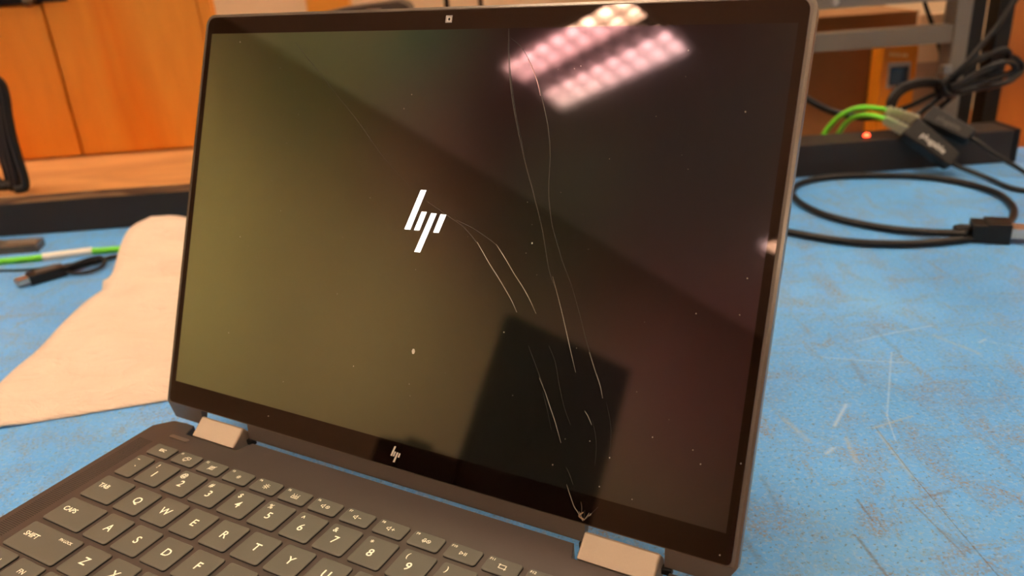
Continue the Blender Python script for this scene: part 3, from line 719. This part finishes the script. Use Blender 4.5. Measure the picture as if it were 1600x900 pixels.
# ------------------------------------------------------------------ things on the bench, right
# display cable in a loop with its plug
pc = on_z(1512, 387, 0)
dc = thing('display_cable', 'black cable lying in a wide loop on the bench, with a metal-tipped plug', 'cable', (pc.x, pc.y, 0))
loc = Vector(dc.location)
def dz(x, y, z=.0033): return on_z(x, y, z)-loc
loop = [(1512, 366), (1490, 364.5), (1450, 363), (1400, 359), (1345, 350), (1295, 338), (1258, 322), (1240, 307), (1240, 294), (1258, 284), (1295, 277), (1350, 274.5), (1420, 275), (1480, 281), (1530, 292), (1565, 306), (1582, 323), (1583, 338), (1572, 352), (1550, 364), (1520, 372), (1490, 376), (1450, 379.5), (1400, 381.5), (1340, 379), (1290, 373), (1240, 364), (1200, 356), (1150, 344)]
zz = [.0075, .006, .0045] + [.0033]*(len(loop)-3)
tube('cable_jacket', [dz(x, y, z) for (x, y), z in zip(loop, zz)], .0031, M_CABLE, dc, sub=6, n=10)
p0 = dz(1514, 375, .0); p1 = dz(1575, 378, .0)
xf = frame_xf((p0.x, p0.y, 0), (p1.x, p1.y, 0))
LB = (p1-p0).length
bm = bmesh.new(); add_box(bm, 0, LB, -.008, .0125, .0002, .0150, .0015, 0, xf); add_box(bm, LB*.35, LB, -.0085, .013, .0002, .0165, .0012, 0, xf); bm_obj('plug_body', bm, M_BLACKPL, dc)
box('plug_tip', LB-.001, LB+.016, -.005, .0095, .0045, .0125, M_PLUG, dc, xf=xf, bev=.0005)
bm = bmesh.new(); add_tube(bm, [xf @ Vector((x, .002, .0075)) for x in (-.012, -.008, -.004, .001)], [.0036, .0048, .0048, .0052], 12); bm_obj('strain_relief', bm, M_BLACKPL, dc)

# two network adapters leaning on the strip
def adapter(name, up, low, w, h, cable_pts, label, txt, tmat):
    t = thing(name, label, 'adapter', (low.x, low.y, 0), 0, 'network adapters leaning on the strip')
    L0 = Vector((low.x, low.y, 0))
    n = Vector((-.15, -1.0, .75)).normalized()
    x = (low-up).normalized(); zv = (n-x*n.dot(x)).normalized(); yv = zv.cross(x)
    m = Matrix.Identity(4); o_ = up-L0
    for i in range(3): m[i][0] = x[i]; m[i][1] = yv[i]; m[i][2] = zv[i]; m[i][3] = o_[i]
    L = (low-up).length
    bm = bmesh.new()
    vs = add_box(bm, 0, L, -w/2, w/2, -h/2, h/2, .0022, 0)
    for v in vs:
        if v.co.x > L*.8: v.co.y *= 1-.35*(v.co.x-L*.8)/(L*.2)
    for v in bm.verts: v.co = m @ v.co
    bm_obj('adapter_body', bm, M_BLACKPL, t)
    V, F = text_geo(txt, .0080, .0); xs_ = [v[0] for v in V]; k = L*.50/(max(xs_)-min(xs_))
    mesh_obj('lettering', [m @ Vector((L*.50+v[0]*k, v[1]*k*1.05-.0005, h/2+.0002)) for v in V], F, tmat, t)
    e = m @ Vector((L, 0, 0)); pts = [m @ Vector((L-.004, 0, 0)), e+x*.006] + [p-L0 for p in cable_pts]
    tube('cable_jacket', pts, .0024, M_CABLE, t, sub=6, n=8)
    return t, m, L0
upA = on_y(1418, 204, .508)+Vector((0, 0, .003)); loA = on_z(1489, 254, .0135)
tA, mA, LA = adapter('network_adapter', upA, loA, .024, .015, [on_z(x, y, .003) for x, y in ((1545, 279), (1575, 292), (1605, 298), (1650, 300))], 'black network adapter with white lettering, its lower end on the bench', 'plugable', plain('white_lettering', (.85, .78, .7), .4))
upB = on_y(1447, 184, .530)+Vector((0, 0, .003)); loB = on_y(1517, 216, .496)
tB, mB, LB_ = adapter('network_adapter', upB, loB, .020, .014, [on_y(1552, 240, .480), on_y(1580, 256, .470), on_z(1612, 275, .003), on_z(1660, 296, .003)], 'black network adapter lying on the strip behind the other adapter', 'plugable', plain('dim_lettering', (.10, .085, .075), .4))

# green network leads with clear plugs
m, nt, b = new_mat('clear_boot'); b.inputs['Base Color'].default_value = (.80, .80, .60, 1); b.inputs['Roughness'].default_value = .3
b.inputs['Transmission Weight'].default_value = .6; b.inputs['IOR'].default_value = 1.3
M_CLEAR = m
def lead(pl_from, pl_to, path, label):
    t = thing('network_lead', label, 'cable', (pl_from.x, pl_from.y, 0), 0, 'green network leads')
    L0 = Vector(t.location); a_, b2 = pl_from-L0, pl_to-L0
    xf = frame_xf(a_, b2); L = (b2-a_).length
    bm = bmesh.new(); vs = add_box(bm, 0, L, -.0058, .0058, -.005, .005, .001, 0)
    for v in vs:
        if v.co.x < L*.4: v.co.y *= .72; v.co.z *= .75
    for v in bm.verts: v.co = xf @ v.co
    bm_obj('clear_plug', bm, M_CLEAR, t)
    bm = bmesh.new()
    for k in range(5): add_box(bm, L*(.1+.16*k), L*(.13+.16*k), -.0063, .0063, -.0055, .0055, .0004, 0, xf)
    bm_obj('plug_rib', bm, M_CLEAR, t)
    tube('cable_jacket', [xf @ Vector((L*.5, 0, 0)), a_] + [p-L0 for p in path], .0027, M_GREEN, t, sub=6, n=8)
    return t
Yb = .548
lead(on_y(1384, 172, Yb), on_y(1434, 188, .538), [on_y(1360, 168, Yb+.004), on_y(1335, 170, Yb+.01), on_y(1312, 182, Yb+.018), on_y(1294, 200, Yb+.026), on_y(1280, 222, Yb+.030)], 'green network lead with a clear plug, the upper one of the pair')
lead(on_y(1382, 186, Yb-.014), on_y(1420, 207, .520), [on_y(1360, 180, Yb), on_y(1340, 181, Yb+.01), on_y(1324, 190, Yb+.018), on_y(1312, 206, Yb+.026), on_y(1302, 224, Yb+.030)], 'green network lead with a clear plug, the lower one of the pair')
# black lead passing behind the strip
bl = tube('black_lead', [on_y(x, y, Y) for x, y, Y in ((1200, 120, .62), (1235, 140, .61), (1262, 155, .60), (1285, 168, .595), (1310, 177, .59), (1345, 183.5, .585), (1378, 184, .58), (1410, 192, .578), (1430, 212, .576), (1436, 240, .576))], .0036, M_CABLE)
tag(bl, 'thick black lead sagging behind the green leads and the strip', 'cable')

# coiled black cable tied in a bundle
KY = .585
ck = on_y(1480, 133, KY)
cc = thing('coiled_cable', 'coiled black cable tied in a bundle above the adapters', 'cable', (ck.x, ck.y, 0))
L0 = Vector(cc.location)
def kp_(x, y, dy=0): return on_y(x, y, KY+dy)-L0
coil = [[(1474, 140, 0), (1500, 115, -.004), (1530, 94, -.006), (1558, 80, -.006), (1573, 78, -.004), (1577, 86, 0), (1568, 98, .004), (1545, 112, .006), (1515, 130, .006), (1488, 146, .004)],
        [(1478, 136, .004), (1505, 108, .006), (1535, 88, .008), (1562, 84, .010), (1585, 90, .012), (1597, 102, .012), (1593, 116, .010), (1572, 129, .008), (1540, 136, .006), (1490, 146, .002)],
        [(1482, 138, -.01), (1510, 124, -.01), (1540, 107, -.01), (1570, 97, -.008), (1586, 101, -.006), (1582, 112, -.004), (1555, 122, -.004), (1515, 132, -.004), (1486, 142, -.006)],
        [(1484, 142, .012), (1520, 139, .014), (1560, 133, .014), (1580, 122, .014), (1588, 108, .014), (1578, 94, .012)],
        [(1640, -70, .0), (1610, -32, 0), (1587, 0, 0), (1560, 38, -.002), (1534, 70, -.004), (1508, 100, -.006), (1482, 124, -.006), (1474, 132, -.004)],
        [(1480, 131, -.008), (1450, 126, -.012), (1425, 129, -.016), (1404, 139, -.02), (1392, 154, -.024), (1387, 172, -.026)],
        [(1480, 136, -.004), (1452, 132, -.006), (1428, 135, -.010), (1409, 144, -.014), (1398, 158, -.018), (1394, 176, -.022)],
        [(1474, 142, 0), (1450, 152, -.004), (1425, 164, -.010), (1404, 172, -.014)],
        [(1476, 146, .006), (1458, 160, .004), (1440, 174, .002), (1425, 186, 0)],
        [(1494, 146, .01), (1478, 160, .01), (1462, 174, .008), (1448, 186, .006)]]
for i, st in enumerate(coil):
    tube('strand', [kp_(x, y, d) for x, y, d in st], .0031 if i != 5 else .0036, M_CABLE, cc, sub=5, n=8)
bm = bmesh.new(); add_tube(bm, smooth_path([kp_(1482, 120, -.012), kp_(1473, 130, -.016), kp_(1476, 144, -.014), kp_(1488, 150, -.006), kp_(1494, 142, .012), kp_(1492, 126, .014), kp_(1482, 120, -.012)], 4), .0034, 8)
bm_obj('tie', bm, M_CABLE, cc)
bm = bmesh.new(); bmesh.ops.create_uvsphere(bm, u_segments=12, v_segments=8, radius=.0095, matrix=Matrix.Translation(kp_(1476, 138, .002)) @ Matrix.Diagonal((1.1, 1.2, .9, 1)))
bm_obj('knot', bm, M_CABLE, cc, smooth=True)

# grey steel frame behind the strip
RY = .66
sf = thing('shelf_rack', 'grey steel rack with two level bars standing behind the strip', 'rack', (0, RY, ZB))
zb0 = oz(1275, 82, RY); zb1 = oz(1275, 54, RY); zc = oz(1400, 6, RY)
pr0 = on_y(1500, 100, RY).x
px0, px1 = on_y(1488, 60, RY).x, on_y(1512, 60, RY).x
box('cross_bar', .30, px0, 0, .022, zb0, zb1, M_STEEL, sf, bev=.0008)
box('top_bar', .30, px1, -.004, .024, zc, zc+.045, M_STEEL, sf, bev=.0008)
box('post', px0, px1, -.002, .024, 0, zc, M_STEEL, sf, bev=.0008)
box('post', .278, .30, -.002, .024, 0, zc+.045, M_STEEL, sf, bev=.0008)
sp = on_y(1305, 3, RY-.004)
bm = bmesh.new(); bmesh.ops.create_cone(bm, cap_ends=True, segments=12, radius1=.0045, radius2=.0035, depth=.003, matrix=Matrix.Translation((sp.x, -.0055, sp.z-ZB)) @ Matrix.Rotation(math.pi/2, 4, 'X'))
tag(bm_obj('screw', bm, plain('zinc_screw', (.75, .68, .6), .3, .8), sf), 'bright round screw head')
g0 = on_y(1477, 108, RY-.002)
box('bracket', g0.x-.007, g0.x+.004, -.01, .0, g0.z-ZB-.005, g0.z-ZB+.005, plain('zinc_bracket', (.42, .38, .34), .3, .8), sf, bev=.001)
# black uprights
for x0, x1, d, lb in ((1515, 1538, .0, 'black steel upright next to the grey steel post'), (1558, 1582, .0, 'black steel upright beside the brown plywood board')):
    a_ = on_y(x0, 40, .695).x; b2 = on_y(x1, 40, .695).x
    t = thing('steel_upright', lb, 'upright', ((a_+b2)/2, .695, ZB), 0, 'black steel uprights')
    w = (b2-a_)/2
    box('upright', -w, w, 0, .025, .004, .75, M_BLACKPL, t, bev=.001); box('foot_plate', -w-.004, w+.004, -.008, .033, 0, .004, M_BLACKPL, t)
# wire running down beside the post
tube('hanging_wire', [on_y(x, y, .69) for x, y in ((1430, -60), (1444, 0), (1452, 25), (1464, 60), (1473, 92), (1480, 110))], .0024, M_CABLE)
tag(bpy.data.objects['hanging_wire'], 'thin dark wire slanting down in front of the pale carton', 'wire')

# cardboard box
BY = .745
bx = thing('cardboard_box', 'brown cardboard box standing behind the grey steel rack', 'box', (0, BY, ZB))
t0 = on_y(1285, 27, BY); t1 = on_y(1432, 37, BY)
bx0, bx1, bz = .33, t1.x, t0.z-ZB
box('carton', bx0, bx1, 0, .22, 0, bz-.003, M_CARD, bx)
box('lid_flap', bx0-.001, bx1+.001, -.0015, .108, bz-.003, bz, M_CARD, bx); box('lid_flap', bx0-.001, bx1+.001, .111, .2215, bz-.003, bz, M_CARD, bx)
box('tape', bx0+.0, bx1, .085, .135, bz, bz+.0006, plain('packing_tape', (.40, .22, .09), .25), bx)
# orange handheld meter leaning on the box
MY = .712
mt = thing('handheld_meter', 'orange handheld meter with a dark window, standing before the cardboard box', 'meter', (0, MY, ZB))
a_ = on_y(1376, 120, MY).x; b2 = on_y(1430, 120, MY).x; ztop = oz(1400, 65, MY)
M_ORANGE = plain('orange_plastic', (.85, .27, .012), .42, var=.05)
bm = bmesh.new(); add_prism(bm, rrect(a_, b2, 0, ztop, (.003, .003, .012, .006), 5), 0, .03, 0, Matrix.Rotation(math.pi/2, 4, 'X') @ Matrix.Translation((0, 0, -.03)))
bm_obj('case', bm, M_ORANGE, mt)
w0 = on_y(1387, 133, MY); w1 = on_y(1418, 103, MY)
fr = box('window_frame', w0.x-.002, w1.x+.003, -.0025, .001, w0.z-ZB-.004, w1.z-ZB+.005, plain('grey_bezel', (.42, .33, .27), .4), mt, bev=.0008)
box('window_pane', w0.x, w1.x, -.0032, -.001, w0.z-ZB, w1.z-ZB, plain('dark_pane', (.006, .005, .005), .15), fr)
bm = bmesh.new()
for k, x in enumerate((1392, 1398, 1404, 1411, 1416)):
    p = on_y(x, 85+k*.4, MY); add_box(bm, p.x-.0016, p.x+.0014, -.0006, 0, p.z-ZB-.002, p.z-ZB+.002)
bm_obj('printed_mark', bm, plain('pale_print', (.9, .6, .25), .5), mt)
# pale carton right of the meter
CY = .735
ct = thing('pale_carton', 'pale carton with a brown lower front beside the orange meter', 'carton', (0, CY, ZB))
a_ = on_y(1431, 90, CY).x; b2 = on_y(1490, 60, CY).x; zt_ = oz(1460, 22, CY); zm = oz(1450, 97, CY)
box('carton', a_, b2, .0, .008, 0, zm, plain('brown_print', (.42, .23, .13), .6, var=.15, scale=50), ct)
box('carton_top', a_, b2, .0005, .008, zm, zt_, plain('pale_card', (.80, .50, .27), .7, var=.06, scale=20), ct)
# light timber battens behind
for k, (xa, xb, ya, yb, lb) in enumerate(((1280, 1350, 16, 36, 'pale timber batten behind the cardboard box, nearer the laptop'), (1357, 1480, 12, 36, 'pale timber batten behind the cardboard box and carton'))):
    TY = 1.02; a_ = on_y(xa, 20, TY).x; b2 = on_y(xb, 20, TY).x; z0 = oz(xa, yb, TY); z1 = on_y((xa+xb)/2, ya, TY).z
    t = thing('timber_batten', lb, 'batten', ((a_+b2)/2, TY, ZB), 0, 'pale timber battens')
    box('face_board', -(b2-a_)/2, (b2-a_)/2, 0, .018, 0, z1, plain('pale_timber', (.72, .38, .14), .55, var=.1, scale=12), t)
    box('cap_board', -(b2-a_)/2, (b2-a_)/2, -.004, .022, z1, z1+.008, plain('pale_timber2', (.80, .50, .22), .5, var=.1, scale=12), t)
# brown plywood panel at the right
pn = thing('plywood_board', 'brown-orange plywood board standing beyond the black uprights', 'board', (0, .80, ZB))
a_ = on_y(1566, 100, .80).x
box('sheet', a_, 1.22, 0, .018, .004, .77, M_PANEL, pn)
box('bottom_batten', a_, 1.22, .0, .05, 0, .004, M_PANEL, pn)

# pieces just above the lid
t = thing('timber_post', 'yellow timber post against the cream wall behind the screen', 'post', (0, 1.15, ZB))
a_ = on_y(478, 5, 1.15).x; b2 = on_y(545, 5, 1.15).x
box('post', a_, b2, 0, .04, 0, .95, plain('yellow_timber', (.78, .38, .05), .5, var=.1, scale=9), t); box('foot', a_-.01, b2+.01, -.01, .05, 0, .01, M_PLANK, t)
t = thing('case', 'low dark case with a rounded top, peeping over the screen', 'case', (0, .62, ZB))
a_ = on_y(488, 14, .62).x; b2 = on_y(640, 8, .62).x; z1 = oz(590, 5, .62)
bm = bmesh.new(); pr = [(a_, 0), (b2, 0), (b2, z1-.008), (b2-.004, z1-.003), (b2-.012, z1), (a_+(b2-a_)*.6, z1-.001), (a_+(b2-a_)*.3, z1-.003), (a_, z1-.008)]
add_prism(bm, pr, 0, .06, 0, Matrix.Rotation(math.pi/2, 4, 'X') @ Matrix.Translation((0, 0, -.06))); bm_obj('shell', bm, plain('dark_brown_shell', (.06, .035, .02), .5), t)
box('clasp', a_+(b2-a_)*.55, a_+(b2-a_)*.7, -.004, 0, z1-.014, z1-.006, plain('clasp_pink', (.5, .32, .26), .5), t)
for x, w, lb in ((698, 8, 'thicker black pole behind the laptop screen'), (751, 6, 'thinner black pole behind the laptop screen')):
    a_ = on_y(x, 4, .95); t = thing('pole', lb, 'pole', (a_.x, .95, ZB), 0, 'black poles')
    r = w/FPX*1.3/2
    tube('shaft', [(0, 0, .005), (0, 0, .95)], r, M_BLACKPL, t, sub=0, n=12)
    bm = bmesh.new(); add_prism(bm, [(.025*math.cos(k*.5236), .025*math.sin(k*.5236)) for k in range(12)], 0, .006); bm_obj('foot_disc', bm, M_BLACKPL, t)

# ------------------------------------------------------------------ the part of the room seen mirrored in the screen
sb = thing('side_bench', 'brown side bench under the dark equipment case', 'bench', (-2.75, -2.05, FLOOR))
H = -FLOOR
rb = math.radians(-53)
sb.rotation_euler = (0, 0, rb)
box('top', -.9, .9, -.4, .4, H-.04, H, M_PLANK, sb)
for x in (-.84, .84):
    for y in (-.34, .34): box('leg', x-.03, x+.03, y-.03, y+.03, 0, H-.04, M_STEEL, sb)
def refl(x, y, t):
    u, v = on_lid(x, y); p = LID_M @ Vector((u, v, 0)); n = (LID_M.to_3x3() @ Vector((0, 0, 1))).normalized(); d = ray(x, y); r = d-2*d.dot(n)*n
    return p+r*t
def refl_z(x, y, z):
    a_, b2 = refl(x, y, 0), refl(x, y, 1); return a_+(b2-a_)*((z-a_.z)/(b2.z-a_.z))
QUAD = [refl_z(800, 490, .85), refl_z(988, 578, .85), refl(950, 815, 2.95), refl(738, 720, 2.95)]
print("QUAD", QUAD)

tl, tr, br, bl_ = QUAD
ax = Vector((tr.x-tl.x, tr.y-tl.y, 0)); wq = ax.length; yaw = math.atan2(ax.y, ax.x)
ztop_q = (tl.z+tr.z)/2
ctr = (tl+tr)/2
ec = thing('equipment_case', 'tall matt black equipment case on the side bench, mirrored in the screen', 'case', (ctr.x, ctr.y, 0), yaw)
M_MATT = plain('matt_black', (.016, .019, .014), .8)
print('case', ctr, wq, math.degrees(yaw), ztop_q, br.z, bl_.z)
fy = -1 if (Matrix.Rotation(yaw, 3, 'Z') @ Vector((0, 1, 0))).dot(ctr) < 0 else 1
d0, d1 = (0, .30)
box('case_shell', -wq/2, wq/2, -.07, 0, .02, ztop_q, M_MATT, ec, bev=.006)
for x in (-wq/2+.05, wq/2-.05):
    for y in (-.06, -.01): box('foot', x-.02, x+.02, y-.009, y+.009, 0, .021, M_MATT, ec)
sb.location = (ctr.x, ctr.y, FLOOR); sb.rotation_euler = (0, 0, yaw)
lc = thing('low_case', 'low matt black case beside the tall equipment case on the side bench', 'case', (ctr.x, ctr.y, 0), yaw)
box('case_shell', -wq/2-.26, -wq/2-.01, -.28, -.02, .0, .24, M_MATT, lc, bev=.01)
box('handle', -wq/2-.19, -wq/2-.08, -.16, -.14, .24, .27, M_MATT, lc, bev=.005)
